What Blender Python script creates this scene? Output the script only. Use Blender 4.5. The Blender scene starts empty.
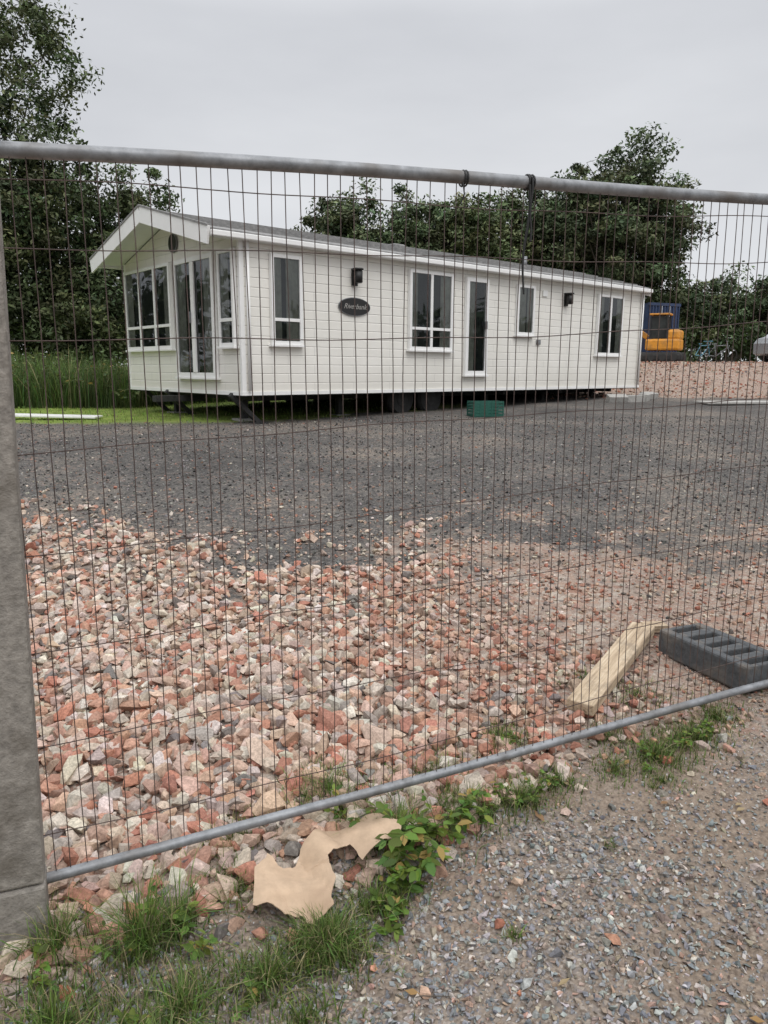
import bpy, bmesh, math
import numpy as np
from mathutils import Vector, Matrix
R = np.random.default_rng(7)
scene = bpy.context.scene
scene.view_settings.view_transform = 'Standard'
try: scene.view_settings.look = 'None'
except Exception: pass
scene.view_settings.exposure = 0

# ------------------------------------------------------------ helpers
def link(o, parent=None):
    scene.collection.objects.link(o)
    if parent is not None: o.parent = parent
    return o

def empty(name, loc=(0,0,0), rot=(0,0,0)):
    e = bpy.data.objects.new(name, None); e.location = loc; e.rotation_euler = rot
    e.empty_display_size = 0.2
    return link(e)

def build(name, V, polys, mats, col=None, midx=None, smooth=False, parent=None):
    V = np.asarray(V, dtype=np.float32)
    me = bpy.data.meshes.new(name)
    me.vertices.add(len(V)); me.vertices.foreach_set('co', V.ravel())
    polys = [np.asarray(p, dtype=np.int32) for p in polys if len(p)]
    loops = np.concatenate([p.ravel() for p in polys])
    tot = np.concatenate([np.full(len(p), p.shape[1], dtype=np.int32) for p in polys])
    start = np.concatenate([[0], np.cumsum(tot)[:-1]]).astype(np.int32)
    me.loops.add(len(loops)); me.loops.foreach_set('vertex_index', loops)
    me.polygons.add(len(tot)); me.polygons.foreach_set('loop_start', start)
    for m in mats: me.materials.append(m)
    if midx is not None:
        mi = np.concatenate([np.full(len(p), k, dtype=np.int32) for p, k in zip(polys, midx)])
        me.polygons.foreach_set('material_index', mi)
    me.polygons.foreach_set('use_smooth', np.full(len(tot), smooth, dtype=bool))
    me.update(calc_edges=True)
    if col is not None:
        c = np.ones((len(V), 4), dtype=np.float32); c[:, :3] = col
        a = me.color_attributes.new(name='Col', type='FLOAT_COLOR', domain='POINT')
        a.data.foreach_set('color', c.ravel())
    me.validate()
    o = bpy.data.objects.new(name, me)
    return link(o, parent)

def box(name, size, loc, mat, parent=None, rot=(0,0,0), bevel=0.0):
    bm = bmesh.new(); bmesh.ops.create_cube(bm, size=1.0)
    bmesh.ops.scale(bm, vec=size, verts=bm.verts)
    if bevel > 0:
        bmesh.ops.bevel(bm, geom=list(bm.edges), offset=bevel, segments=2, affect='EDGES', profile=0.5)
    me = bpy.data.meshes.new(name); bm.to_mesh(me); bm.free()
    me.materials.append(mat)
    o = bpy.data.objects.new(name, me); o.location = loc; o.rotation_euler = rot
    return link(o, parent)

def box2(name, p0, p1, mat, parent=None, bevel=0.0):
    s = [abs(b-a) for a, b in zip(p0, p1)]; c = [(a+b)/2 for a, b in zip(p0, p1)]
    return box(name, s, c, mat, parent, bevel=bevel)

def cyl(name, r, h, loc, mat, parent=None, rot=(0,0,0), seg=24, bevel=0):
    bm = bmesh.new(); bmesh.ops.create_cone(bm, cap_ends=True, segments=seg, radius1=r, radius2=r, depth=h)
    if bevel: bmesh.ops.bevel(bm, geom=[e for e in bm.edges if len(e.link_faces)==2 and any(len(f.verts)>4 for f in e.link_faces)], offset=bevel, segments=2, affect='EDGES')
    me = bpy.data.meshes.new(name); bm.to_mesh(me); bm.free(); me.materials.append(mat)
    for p in me.polygons: p.use_smooth = len(p.vertices) == 4
    o = bpy.data.objects.new(name, me); o.location = loc; o.rotation_euler = rot
    return link(o, parent)

class MB:
    def __init__(s): s.V = []; s.Q = []; s.n = 0
    def tube(s, pts, rad, sides=6, caps=False):
        pts = np.asarray(pts, float); k = len(pts)
        rad = np.broadcast_to(rad, (k,)) if np.ndim(rad) == 0 else np.asarray(rad)
        d = np.gradient(pts, axis=0); d /= np.linalg.norm(d, axis=1, keepdims=True)+1e-9
        ref = np.array([0.31, 0.17, 0.93]) if abs(d[0, 2]) < .8 else np.array([1, .1, 0.])
        a = np.cross(d, ref); a /= np.linalg.norm(a, axis=1, keepdims=True)+1e-9
        b = np.cross(d, a)
        th = np.arange(sides)*2*np.pi/sides
        ring = pts[:, None] + rad[:, None, None]*(np.cos(th)[None, :, None]*a[:, None]+np.sin(th)[None, :, None]*b[:, None])
        s.V.append(ring.reshape(-1, 3))
        i = np.arange(k-1)[:, None]*sides; j = np.arange(sides)[None]; j2 = (j+1) % sides
        q = np.stack([i+j, i+j2, i+sides+j2, i+sides+j], -1).reshape(-1, 4)+s.n
        s.Q.append(q); s.n += k*sides
    def get(s): return np.concatenate(s.V), np.concatenate(s.Q)

_h = np.random.default_rng(99).random((256, 256))
def vn(x, y, sc=1.0, o=0.0):
    x = np.asarray(x, float)*sc+o*13.7; y = np.asarray(y, float)*sc+o*7.3
    xi = np.floor(x).astype(int); yi = np.floor(y).astype(int); fx = x-xi; fy = y-yi
    fx = fx*fx*(3-2*fx); fy = fy*fy*(3-2*fy)
    g = lambda a, b: _h[a % 256, b % 256]
    return (g(xi, yi)*(1-fx)+g(xi+1, yi)*fx)*(1-fy)+(g(xi, yi+1)*(1-fx)+g(xi+1, yi+1)*fx)*fy
def fbm(x, y, sc=1.0, o=0.0, n=4):
    s = 0; a = .5; t = 0
    for i in range(n): s = s+a*vn(x, y, sc*2**i, o+i); t += a; a *= .5
    return s/t
def sst(a, b, x):
    t = np.clip((np.asarray(x, float)-a)/(b-a), 0, 1); return t*t*(3-2*t)

# ------------------------------------------------------------ ground function
FD = np.array([.9228, .3855]); F0 = np.array([-.972, 1.91])
def fence_d(x, y):
    return -(x-F0[0])*FD[1]+(y-F0[1])*FD[0]
def gz(x, y):
    x = np.asarray(x, float); y = np.asarray(y, float)
    z = np.interp(y, [-400, 0, 1.9, 3, 5, 8, 11.5, 15, 20, 600], [0, 0, .0, .09, .25, .48, .63, .70, .84, .9])
    z = z+.05*np.clip(x, -3, 3)*(1-sst(3, 7, y))
    z = z+.85*sst(18.5, 29, y)*sst(3.5, 8.5, x)*(1-sst(60,120,y))
    w = 1-sst(20, 40, np.abs(x)+np.abs(y))
    z = z+w*(.07*(fbm(x, y, .6, 1)-.5)+.035*(fbm(x, y, 3.0, 2)-.5))
    return z
CA = math.radians(40.7); CO = np.array([-2.17, 11.7])
def cloc(x, y):
    dx = x-CO[0]; dy = y-CO[1]
    return dx*math.cos(CA)+dy*math.sin(CA), -dx*math.sin(CA)+dy*math.cos(CA)
def zones(x, y):
    d = fence_d(x, y)
    n1 = fbm(x, y, 1.1, 3)-.5; n2 = fbm(x, y, 5, 4)-.5
    yb = np.interp(x, [-6, -3, -.85, .9, 2.6, 6], [5.8, 5.5, 4.6, 5.3, 5.0, 4.8])
    dark = sst(-1.3, 1.4, y-yb+2.0*n1+3.0*n2)
    rub = sst(-.35, .1, d+.5*n1+.5*n2)*(1-dark)
    lx, ly = cloc(x, y)
    lawn = np.maximum(sst(.4, 1.0, ly+1.0*n1+.5*n2)*sst(-1.5, 0, lx)*(1-sst(4.5,6.5,lx)*(1-sst(4,4.6,ly))), sst(11.9, 12.6, y+.8*n1)*(lx < .3)*(x<-2.4))
    bank = sst(17.6, 19.2, y+1.5*n1)*sst(3.0, 5.0, x)
    lawn = lawn*(1-bank)
    dark = dark*(1-lawn)*(1-bank)
    rub = np.maximum(rub*(1-lawn), bank*(1-lawn)*(1-sst(34,36,y)))
    lawn = np.maximum(lawn, sst(34, 36, y))
    return rub, dark, lawn

# ------------------------------------------------------------ materials
def newmat(name):
    m = bpy.data.materials.new(name); m.use_nodes = True
    nt = m.node_tree; b = nt.nodes['Principled BSDF']
    return m, nt, b
def ramp(nt, fac, stops, interp='LINEAR'):
    r = nt.nodes.new('ShaderNodeValToRGB'); r.color_ramp.interpolation = interp
    e = r.color_ramp.elements
    while len(e) > 1: e.remove(e[-1])
    e[0].position = stops[0][0]; e[0].color = (*stops[0][1], 1)
    for p, c in stops[1:]:
        q = e.new(p); q.color = (*c, 1)
    nt.links.new(fac, r.inputs[0]); return r.outputs[0]
def mix(nt, f, a, b, mode='MIX'):
    n = nt.nodes.new('ShaderNodeMix'); n.data_type = 'RGBA'; n.blend_type = mode
    for s, v in ((n.inputs[0], f), (n.inputs[6], a), (n.inputs[7], b)):
        if hasattr(v, 'links'): nt.links.new(v, s)
        else: s.default_value = v if not isinstance(v, tuple) else (*v[:3], 1)
    return n.outputs[2]
def noise(nt, sc, det=4, rough=.6, vec=None):
    n = nt.nodes.new('ShaderNodeTexNoise'); n.inputs['Scale'].default_value = sc
    n.inputs['Detail'].default_value = det; n.inputs['Roughness'].default_value = rough
    if vec is not None: nt.links.new(vec, n.inputs['Vector'])
    return n
def bump(nt, b, h, strength, dist=.01):
    n = nt.nodes.new('ShaderNodeBump'); n.inputs['Strength'].default_value = strength; n.inputs['Distance'].default_value = dist
    nt.links.new(h, n.inputs['Height']); nt.links.new(n.outputs[0], b.inputs['Normal'])
def objco(nt):
    return nt.nodes.new('ShaderNodeTexCoord').outputs['Object']

def simple(name, col, rough=.6, metal=0, var=.15, sc=12, bmp=.1, spec=None, dirt=None):
    m, nt, b = newmat(name); co = objco(nt)
    n = noise(nt, sc, 4, .65, co); n2 = noise(nt, sc*.17+.6, 3, .6, co)
    lo = tuple(c*(1-var) for c in col); hi = tuple(min(1, c*(1+var)) for c in col)
    c = ramp(nt, n.outputs[0], [(.3, lo), (.7, hi)])
    if dirt:
        f = ramp(nt, n2.outputs[0], [(.5, (0, 0, 0)), (.72, (dirt[3],)*3)])
        c = mix(nt, f, c, dirt[:3])
    nt.links.new(c, b.inputs['Base Color'])
    rr = nt.nodes.new('ShaderNodeMapRange'); rr.inputs[3].default_value = max(0.02, rough-.1); rr.inputs[4].default_value = min(1, rough+.12)
    nt.links.new(n2.outputs[0], rr.inputs[0]); nt.links.new(rr.outputs[0], b.inputs['Roughness'])
    b.inputs['Metallic'].default_value = metal
    if spec is not None: b.inputs['Specular IOR Level'].default_value = spec
    if bmp: bump(nt, b, n.outputs[0], bmp, .01)
    return m

def attrmat(name, rough=.85, sc=60, var=.25, bmp=.3, transl=0, spec=.3, det=2):
    m, nt, b = newmat(name); co = objco(nt)
    a = nt.nodes.new('ShaderNodeAttribute'); a.attribute_name = 'Col'
    c = a.outputs['Color']
    if var:
        n = noise(nt, sc, det, .7, co)
        f = ramp(nt, n.outputs[0], [(.3, (1-var,)*3), (.7, (1+var,)*3)])
        c = mix(nt, 1.0, c, f, 'MULTIPLY')
    nt.links.new(c, b.inputs['Base Color']); b.inputs['Roughness'].default_value = rough
    b.inputs['Specular IOR Level'].default_value = spec
    if bmp: bump(nt, b, n.outputs[0], bmp, .004)
    if transl:
        t = nt.nodes.new('ShaderNodeBsdfTranslucent'); nt.links.new(c, t.inputs[0])
        mx = nt.nodes.new('ShaderNodeMixShader'); mx.inputs[0].default_value = transl
        nt.links.new(b.outputs[0], mx.inputs[1]); nt.links.new(t.outputs[0], mx.inputs[2])
        nt.links.new(mx.outputs[0], nt.nodes['Material Output'].inputs[0])
    return m

M_stone = attrmat('rubble_stone', .9, 90, .3, .4, spec=.2)
M_leaf = attrmat('leaf', .6, 3, 0, 0, 0, .2)
M_grass = attrmat('grass_blade', .55, 8, 0, 0, .3, .3)
M_bark = simple('bark', (.09, .075, .06), .9, var=.4, sc=6, bmp=.6)
M_white = simple('upvc_white', (.85, .85, .84), .35, var=.03, sc=3, bmp=0, dirt=(.62, .62, .58, .25))
M_dark = simple('chassis_steel', (.03, .03, .03), .7, var=.4)
M_rubber = simple('tyre_rubber', (.025, .025, .025), .8, var=.3)
M_galv = simple('galvanised_steel', (.24, .25, .265), .5, metal=.35, var=.3, sc=25, bmp=.1, dirt=(.13, .115, .10, .75))
M_wire = simple('mesh_wire', (.085, .06, .053), .7, metal=.2, var=.45, sc=14, bmp=0)
M_black = simple('black_plastic', (.015, .015, .015), .5, var=.2)
M_post = simple('weathered_concrete', (.25, .23, .205), .9, var=.3, sc=46, bmp=.7, dirt=(.12, .105, .085, .85))
M_foot = simple('recycled_foot', (.08, .085, .09), .85, var=.3, sc=45, bmp=.5, dirt=(.2, .17, .14, .75))
M_inner = simple('dark_interior', (.026, .030, .030), .8, var=.6, sc=2.5, bmp=0)  # near-black colour standing in for unlit space behind glass
M_curt = simple('curtain', (.38, .36, .32), .9, var=.3, sc=5, bmp=0)
M_blue = simple('container_paint', (.02, .038, .095), .5, var=.25, sc=4, dirt=(.08, .06, .05, .5))
M_yel = simple('plant_yellow', (.68, .29, .03), .5, var=.25, sc=5, dirt=(.2, .13, .07, .8))
M_green = simple('crate_plastic', (.015, .095, .07), .5, var=.2)
M_silver = simple('car_paint', (.42, .44, .46), .25, metal=.5, var=.05, bmp=0)
M_block = simple('concrete_block', (.36, .35, .33), .9, var=.2, sc=20, bmp=.4)

def glassmat():
    m, nt, b = newmat('window_glass')
    tr = nt.nodes.new('ShaderNodeBsdfTransparent'); tr.inputs[0].default_value = (.80, .86, .85, 1)
    gl = nt.nodes.new('ShaderNodeBsdfGlossy'); gl.inputs['Roughness'].default_value = .02; gl.inputs[0].default_value = (.9, .92, .95, 1)
    fr = nt.nodes.new('ShaderNodeFresnel'); fr.inputs[0].default_value = 1.6
    n = noise(nt, 1.2, 1, .5, objco(nt)); bp = nt.nodes.new('ShaderNodeBump'); bp.inputs['Strength'].default_value = .12; bp.inputs['Distance'].default_value = .03
    nt.links.new(n.outputs[0], bp.inputs['Height']); nt.links.new(bp.outputs[0], gl.inputs['Normal'])
    mx = nt.nodes.new('ShaderNodeMixShader'); nt.links.new(fr.outputs[0], mx.inputs[0])
    nt.links.new(tr.outputs[0], mx.inputs[1]); nt.links.new(gl.outputs[0], mx.inputs[2])
    nt.links.new(mx.outputs[0], nt.nodes['Material Output'].inputs[0]); return m
M_glass = glassmat()

def claddingmat():
    m, nt, b = newmat('cream_cladding'); tc = nt.nodes.new('ShaderNodeTexCoord'); co = tc.outputs['Object']
    sx = nt.nodes.new('ShaderNodeSeparateXYZ'); nt.links.new(co, sx.inputs[0])
    ad = nt.nodes.new('ShaderNodeMath'); ad.operation = 'ADD'; nt.links.new(sx.outputs[0], ad.inputs[0]); nt.links.new(sx.outputs[1], ad.inputs[1])
    cb = nt.nodes.new('ShaderNodeCombineXYZ'); nt.links.new(ad.outputs[0], cb.inputs[0]); nt.links.new(sx.outputs[2], cb.inputs[1])
    br = nt.nodes.new('ShaderNodeTexBrick'); nt.links.new(cb.outputs[0], br.inputs['Vector'])
    br.inputs['Scale'].default_value = 1; br.inputs['Brick Width'].default_value = .82; br.inputs['Row Height'].default_value = .14375
    br.inputs['Mortar Size'].default_value = .004; br.inputs['Mortar Smooth'].default_value = .3
    br.inputs['Color1'].default_value = (.87, .852, .80, 1); br.inputs['Color2'].default_value = (.845, .828, .78, 1); br.inputs['Mortar'].default_value = (.60, .59, .56, 1)
    br.offset = .37
    n = noise(nt, 1.3, 4, .6, co)
    f = ramp(nt, n.outputs[0], [(.35, (.93, .93, .92)), (.65, (1, 1, 1))])
    c = mix(nt, 1.0, br.outputs['Color'], f, 'MULTIPLY')
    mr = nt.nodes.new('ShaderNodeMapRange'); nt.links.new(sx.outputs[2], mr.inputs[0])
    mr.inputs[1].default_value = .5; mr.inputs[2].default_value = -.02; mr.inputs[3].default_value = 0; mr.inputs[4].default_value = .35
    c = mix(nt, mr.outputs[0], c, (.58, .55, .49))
    nt.links.new(c, b.inputs['Base Color']); b.inputs['Roughness'].default_value = .5
    bp = nt.nodes.new('ShaderNodeBump'); bp.invert = True; bp.inputs['Strength'].default_value = .4; bp.inputs['Distance'].default_value = .003
    nt.links.new(br.outputs['Fac'], bp.inputs['Height']); nt.links.new(bp.outputs[0], b.inputs['Normal'])
    return m
M_clad = claddingmat()

def roofmat():
    m, nt, b = newmat('roof_tiles'); co = objco(nt)
    w = nt.nodes.new('ShaderNodeTexWave'); w.bands_direction = 'X'; w.inputs['Scale'].default_value = 1.6; w.inputs['Distortion'].default_value = .3
    nt.links.new(co, w.inputs[0]); n = noise(nt, 9, 4, .6, co)
    c = ramp(nt, n.outputs[0], [(.3, (.16, .16, .16)), (.7, (.29, .285, .28))])
    nt.links.new(c, b.inputs['Base Color']); b.inputs['Roughness'].default_value = .75
    bump(nt, b, w.outputs[0], .8, .03); return m
M_roof = roofmat()

def woodmat():
    m, nt, b = newmat('weathered_timber'); co = objco(nt)
    mp = nt.nodes.new('ShaderNodeMapping'); mp.inputs['Scale'].default_value = (1.2, 22, 22); nt.links.new(co, mp.inputs[0])
    n = noise(nt, 3, 6, .7, mp.outputs[0]); n2 = noise(nt, 9, 4, .7, co)
    c = ramp(nt, n.outputs[0], [(.3, (.22, .155, .10)), (.5, (.50, .39, .27)), (.72, (.66, .56, .42))])
    c = mix(nt, ramp(nt, n2.outputs[0], [(.5, (0, 0, 0)), (.7, (.7, .7, .7))]), c, (.24, .19, .14))
    nt.links.new(c, b.inputs['Base Color']); b.inputs['Roughness'].default_value = .9; bump(nt, b, n.outputs[0], .8, .006); return m
M_wood = woodmat()

def groundmat():
    m, nt, b = newmat('ground_surface'); co = objco(nt)
    at = nt.nodes.new('ShaderNodeAttribute'); at.attribute_name = 'Col'
    sp = nt.nodes.new('ShaderNodeSeparateColor'); nt.links.new(at.outputs['Color'], sp.inputs[0])
    def vor(sc):
        v = nt.nodes.new('ShaderNodeTexVoronoi'); v.inputs['Scale'].default_value = sc; nt.links.new(co, v.inputs['Vector'])
        s = nt.nodes.new('ShaderNodeSeparateColor'); nt.links.new(v.outputs['Color'], s.inputs[0]); return v, s.outputs[0]
    v1, c1 = vor(26); v2, c2 = vor(70); v4, c4 = vor(130)
    rub = ramp(nt, c1, [(0, (.30, .17, .125)), (.2, (.38, .27, .21)), (.4, (.38, .31, .26)), (.6, (.32, .26, .22)), (.8, (.46, .41, .35)), (.95, (.18, .16, .15))], 'CONSTANT')
    rubf = ramp(nt, c2, [(0, (.26, .165, .13)), (.35, (.33, .25, .20)), (.7, (.28, .235, .2)), (.9, (.42, .36, .31))], 'CONSTANT')
    nn = noise(nt, 1.4, 3, .6, co)
    rubble = mix(nt, ramp(nt, nn.outputs[0], [(.4, (.2,)*3), (.6, (.9,)*3)]), rub, rubf)
    dk = ramp(nt, c2, [(0, (.068, .065, .063)), (.3, (.10, .095, .09)), (.6, (.14, .133, .125)), (.85, (.20, .187, .172)), (.96, (.30, .265, .23))], 'CONSTANT')
    dk3 = ramp(nt, c1, [(0, (.075, .072, .07)), (.5, (.12, .113, .106)), (.8, (.175, .162, .15)), (.93, (.26, .18, .145))], 'CONSTANT')
    n5 = noise(nt, .55, 5, .7, co); n6 = noise(nt, 45, 2, .7, co)
    dark = mix(nt, .4, dk, dk3)
    dark = mix(nt, 1.0, dark, ramp(nt, n5.outputs[0], [(.33, (.62, .62, .63)), (.5, (1, .99, .98)), (.67, (1.6, 1.48, 1.35))]), 'MULTIPLY')
    gr = ramp(nt, c4, [(0, (.16, .135, .115)), (.3, (.26, .22, .185)), (.6, (.22, .205, .2)), (.85, (.38, .34, .30))], 'CONSTANT')
    dirt = ramp(nt, n6.outputs[0], [(.3, (.16, .12, .09)), (.7, (.31, .245, .19))])
    grav = mix(nt, ramp(nt, nn.outputs[0], [(.42, (.15,)*3), (.58, (.85,)*3)]), gr, dirt)
    n8 = noise(nt, 3.0, 4, .7, co)
    lawn = ramp(nt, n8.outputs[0], [(.3, (.11, .16, .03)), (.5, (.18, .25, .05)), (.7, (.27, .33, .08))])
    n9 = noise(nt, 9, 4, .7, co)
    def edge(s):
        a = nt.nodes.new('ShaderNodeMath'); a.operation = 'SUBTRACT'; nt.links.new(n9.outputs[0], a.inputs[0]); a.inputs[1].default_value = .5
        k = nt.nodes.new('ShaderNodeMath'); k.operation = 'MULTIPLY_ADD'; nt.links.new(a.outputs[0], k.inputs[0]); k.inputs[1].default_value = 1.6; nt.links.new(s, k.inputs[2])
        return ramp(nt, k.outputs[0], [(.3, (0, 0, 0)), (.7, (1, 1, 1))])
    c = mix(nt, sp.outputs[0], grav, rubble); c = mix(nt, edge(sp.outputs[1]), c, dark); c = mix(nt, sp.outputs[2], c, lawn)
    nt.links.new(c, b.inputs['Base Color']); b.inputs['Roughness'].default_value = .92; b.inputs['Specular IOR Level'].default_value = .25
    ad = nt.nodes.new('ShaderNodeMath'); ad.operation = 'ADD'; nt.links.new(v1.outputs['Distance'], ad.inputs[0]); nt.links.new(v2.outputs['Distance'], ad.inputs[1])
    bp = nt.nodes.new('ShaderNodeBump'); bp.invert = True; bp.inputs['Strength'].default_value = .6; bp.inputs['Distance'].default_value = .02
    nt.links.new(ad.outputs[0], bp.inputs['Height']); nt.links.new(bp.outputs[0], b.inputs['Normal'])
    return m
M_ground = groundmat()

# ------------------------------------------------------------ ground sheet
def axis(dense0, dense1, step, far0, far1):
    a = list(np.arange(dense0, dense1, step)); s = step
    while a[-1] < far1: s *= 1.12; a.append(a[-1]+s)
    s = step; l = [dense0]
    while l[-1] > far0: s *= 1.12; l.append(l[-1]-s)
    return np.array(l[::-1][:-1]+a)
ax = axis(-5.5, 7.5, .06, -500, 500); ay = axis(1.0, 13, .06, -60, 700)
X, Y = np.meshgrid(ax, ay); Z = gz(X, Y); r_, d_, l_ = zones(X, Y)
nx = len(ax); ny = len(ay)
i = np.arange(ny-1)[:, None]*nx+np.arange(nx-1)[None]
Fq = np.stack([i, i+1, i+nx+1, i+nx], -1).reshape(-1, 4)
build('ground', np.stack([X, Y, Z], -1).reshape(-1, 3), [Fq], [M_ground], col=np.stack([r_, d_, l_], -1).reshape(-1, 3), smooth=True)

# ------------------------------------------------------------ stones
def rock_shapes(n, npts):
    out = []
    for k in range(n):
        p = R.normal(size=(npts, 3)); p /= np.linalg.norm(p, axis=1, keepdims=True)
        p *= R.uniform(.72, 1.12, size=(npts, 1)); p *= np.array([1, R.uniform(.6, .95), R.uniform(.4, .75)])
        bm = bmesh.new()
        for q in p: bm.verts.new(q)
        bmesh.ops.convex_hull(bm, input=bm.verts)
        bm.verts.ensure_lookup_table(); bm.verts.index_update()
        V = np.array([v.co[:] for v in bm.verts]); F = np.array([[v.index for v in f.verts] for f in bm.faces if len(f.verts) == 3])
        bm.free(); out.append((V, F))
    return out
SH_big = rock_shapes(16, 15); SH_sm = rock_shapes(10, 8)
def scatter(name, x, y, size, col, shapes, sink=.25):
    n = len(x); z = gz(x, y)+size*sink
    a = R.uniform(0, 2*np.pi, n); t = R.normal(0, .45, n); t2 = R.normal(0, .45, n)
    ca, sa, ct, st, cu, su = np.cos(a), np.sin(a), np.cos(t), np.sin(t), np.cos(t2), np.sin(t2)
    Rz = np.zeros((n, 3, 3)); Rz[:, 0, 0] = ca; Rz[:, 0, 1] = -sa; Rz[:, 1, 0] = sa; Rz[:, 1, 1] = ca; Rz[:, 2, 2] = 1
    Rx = np.zeros((n, 3, 3)); Rx[:, 0, 0] = 1; Rx[:, 1, 1] = ct; Rx[:, 1, 2] = -st; Rx[:, 2, 1] = st; Rx[:, 2, 2] = ct
    Ry = np.zeros((n, 3, 3)); Ry[:, 1, 1] = 1; Ry[:, 0, 0] = cu; Ry[:, 0, 2] = su; Ry[:, 2, 0] = -su; Ry[:, 2, 2] = cu
    M = Rz@Rx@Ry*size[:, None, None]
    P = np.stack([x, y, z], -1); sh = R.integers(0, len(shapes), n)
    VV = []; FF = []; CC = []; off = 0
    for k, (V, F) in enumerate(shapes):
        s = np.where(sh == k)[0]
        if not len(s): continue
        v = np.einsum('nij,vj->nvi', M[s], V)+P[s][:, None]
        VV.append(v.reshape(-1, 3)); FF.append((F[None]+np.arange(len(s))[:, None, None]*len(V)+off).reshape(-1, 3))
        CC.append(np.repeat(col[s], len(V), 0)*np.tile(R.uniform(.88, 1.12, (len(V), 1)), (len(s), 1))); off += len(s)*len(V)
    return build(name, np.concatenate(VV), [np.concatenate(FF)], [M_stone], col=np.concatenate(CC))
def pal(n, cols, w):
    w = np.array(w, float); w /= w.sum(); c = np.array(cols)[R.choice(len(cols), n, p=w)]
    return np.clip(c*R.uniform(.72, 1.2, (n, 1))*R.uniform(.94, 1.06, (n, 3)), 0, .85)
P_rub = [(.38, .155, .105), (.43, .235, .165), (.47, .355, .285), (.53, .45, .375), (.60, .55, .48), (.36, .315, .28), (.15, .145, .145), (.47, .315, .24)]
def pts(n, y0, y1, pw=1.0, xm=.72, pad=.6):
    y = y0+(y1-y0)*R.random(n)**pw; x = (R.random(n)*2-1)*(xm*y+pad); return x, y

n = 54000; x, y = pts(n, 1.45, 8.2, .85)
rb, dk, lw = zones(x, y); clus = fbm(x, y, 1.6, 8)
fine = sst(-.4, 1.6, x+.8*(clus-.5)*2+.25*(y-3.5))
pr = np.maximum(rb**.8*(1-.4*fine), .12*(dk < .995)*(fence_d(x, y) > 0))
keep = (R.random(n) < pr) & (fence_d(x, y) > -.12-.35*R.random(n)**2*(x < .3))
x, y, fine, rb = x[keep], y[keep], fine[keep], rb[keep]; n = len(x)
s = ((.011+.036*R.random(n)**1.8)*(1-.57*fine)+.003)*(.55+.45*sst(0, .5, rb)); big = (R.random(n) < .035*(1-fine*.8)); s[big] *= 1.5
s *= 1+.18*(1-sst(2.6, 4.5, y))*(1-fine)
redn = fbm(x, y, 1.3, 11)
c = pal(n, P_rub, [1.9, 1.9, 3.6, 3.6, 2.3, 1.8, .7, 2.4])
rr_ = R.random(n) < sst(.5, .75, redn)*.5
c[rr_] = pal(rr_.sum(), P_rub, [3.4, 4, 2, 1, .5, 1, .5, 3])
c = c*.82+np.array([.43, .335, .275])*.18           # shared brick dust
c = c*(1-fine[:, None]*np.array([.16, .22, .25])*.8)
scatter('brick_rubble', x, y, s, c, SH_big, .35)
n = 62000; x, y = pts(n, 3.2, 13.5, .75, .62, .6); rb, dk, lw = zones(x, y); k = R.random(n) < np.maximum(dk, .12*(y>3.6))*(1-lw)*np.clip(1.25-.06*y, .3, 1)
x, y = x[k], y[k]; n = len(x); s = .005+.019*R.random(n)**2.5
c = pal(n, [(.06, .058, .057), (.11, .105, .10), (.17, .162, .155), (.27, .255, .24), (.28, .17, .13), (.45, .4, .34)], [2.0, 4, 3.8, 2.0, .9, .4])
scatter('asphalt_planings', x, y, s, c, SH_sm, .3)
n = 64000; x = R.uniform(-1.4, 2.6, n); y = R.uniform(1.25, 3.4, n); d = fence_d(x, y)
g = fbm(x, y, 1.8, 21); grey = sst(.05, .55, .60-(y-1.5)*.5+1.3*(g-.5)+.05*x)
k = (d < .02) & (R.random(n) < .2+.8*grey)
x, y, grey = x[k], y[k], grey[k]; n = len(x); s = (.0032+.0095*R.random(n)**1.9)*(.75+.5*grey); b_ = R.random(n) < .012; s[b_] *= 2.0
c = pal(n, [(.19, .20, .21), (.27, .28, .285), (.38, .37, .355), (.31, .25, .20), (.42, .28, .22), (.52, .48, .44), (.21, .175, .15)], [2.6, 3.2, 2.4, 2.6, .9, .9, 1.8])
scatter('gravel', x, y, s, c, SH_sm, .3)
n = 700; x = R.uniform(-1.2, 2.0, n); y = R.uniform(1.45, 3.2, n); d = fence_d(x, y); k = (d < 0) & (R.random(n) < np.exp(d*3.0)*.9); x, y = x[k], y[k]
x = np.concatenate([x, [1.13, 1.05, 1.22, 1.12, 1.32, .1, -.25, -.42, -.55]]); y = np.concatenate([y, [2.02, 2.58, 2.66, 2.5, 2.7, 1.63, 1.82, 1.86, 1.95]]); n = len(x)
s = .009+.022*R.random(n)**2.5; s[-9:] = [.026, .03, .035, .022, .03, .025, .03, .032, .035]
scatter('brick_fragment', x, y, s, pal(n, P_rub, [2.5, 2, 2, 1.2, .4, 2, 1, 2]), SH_big, .3)
n = 9000; x = R.uniform(4, 24, n); y = R.uniform(18, 30, n); rb, dk, lw = zones(x, y); k = R.random(n) < rb; x, y = x[k], y[k]; n = len(x)
scatter('gravel_bank', x, y, .02+.05*R.random(n)**2, pal(n, P_rub, [2.4, 3, 3, 2, 1, 1.6, .6, 3])*.8, SH_sm, .3)

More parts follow.
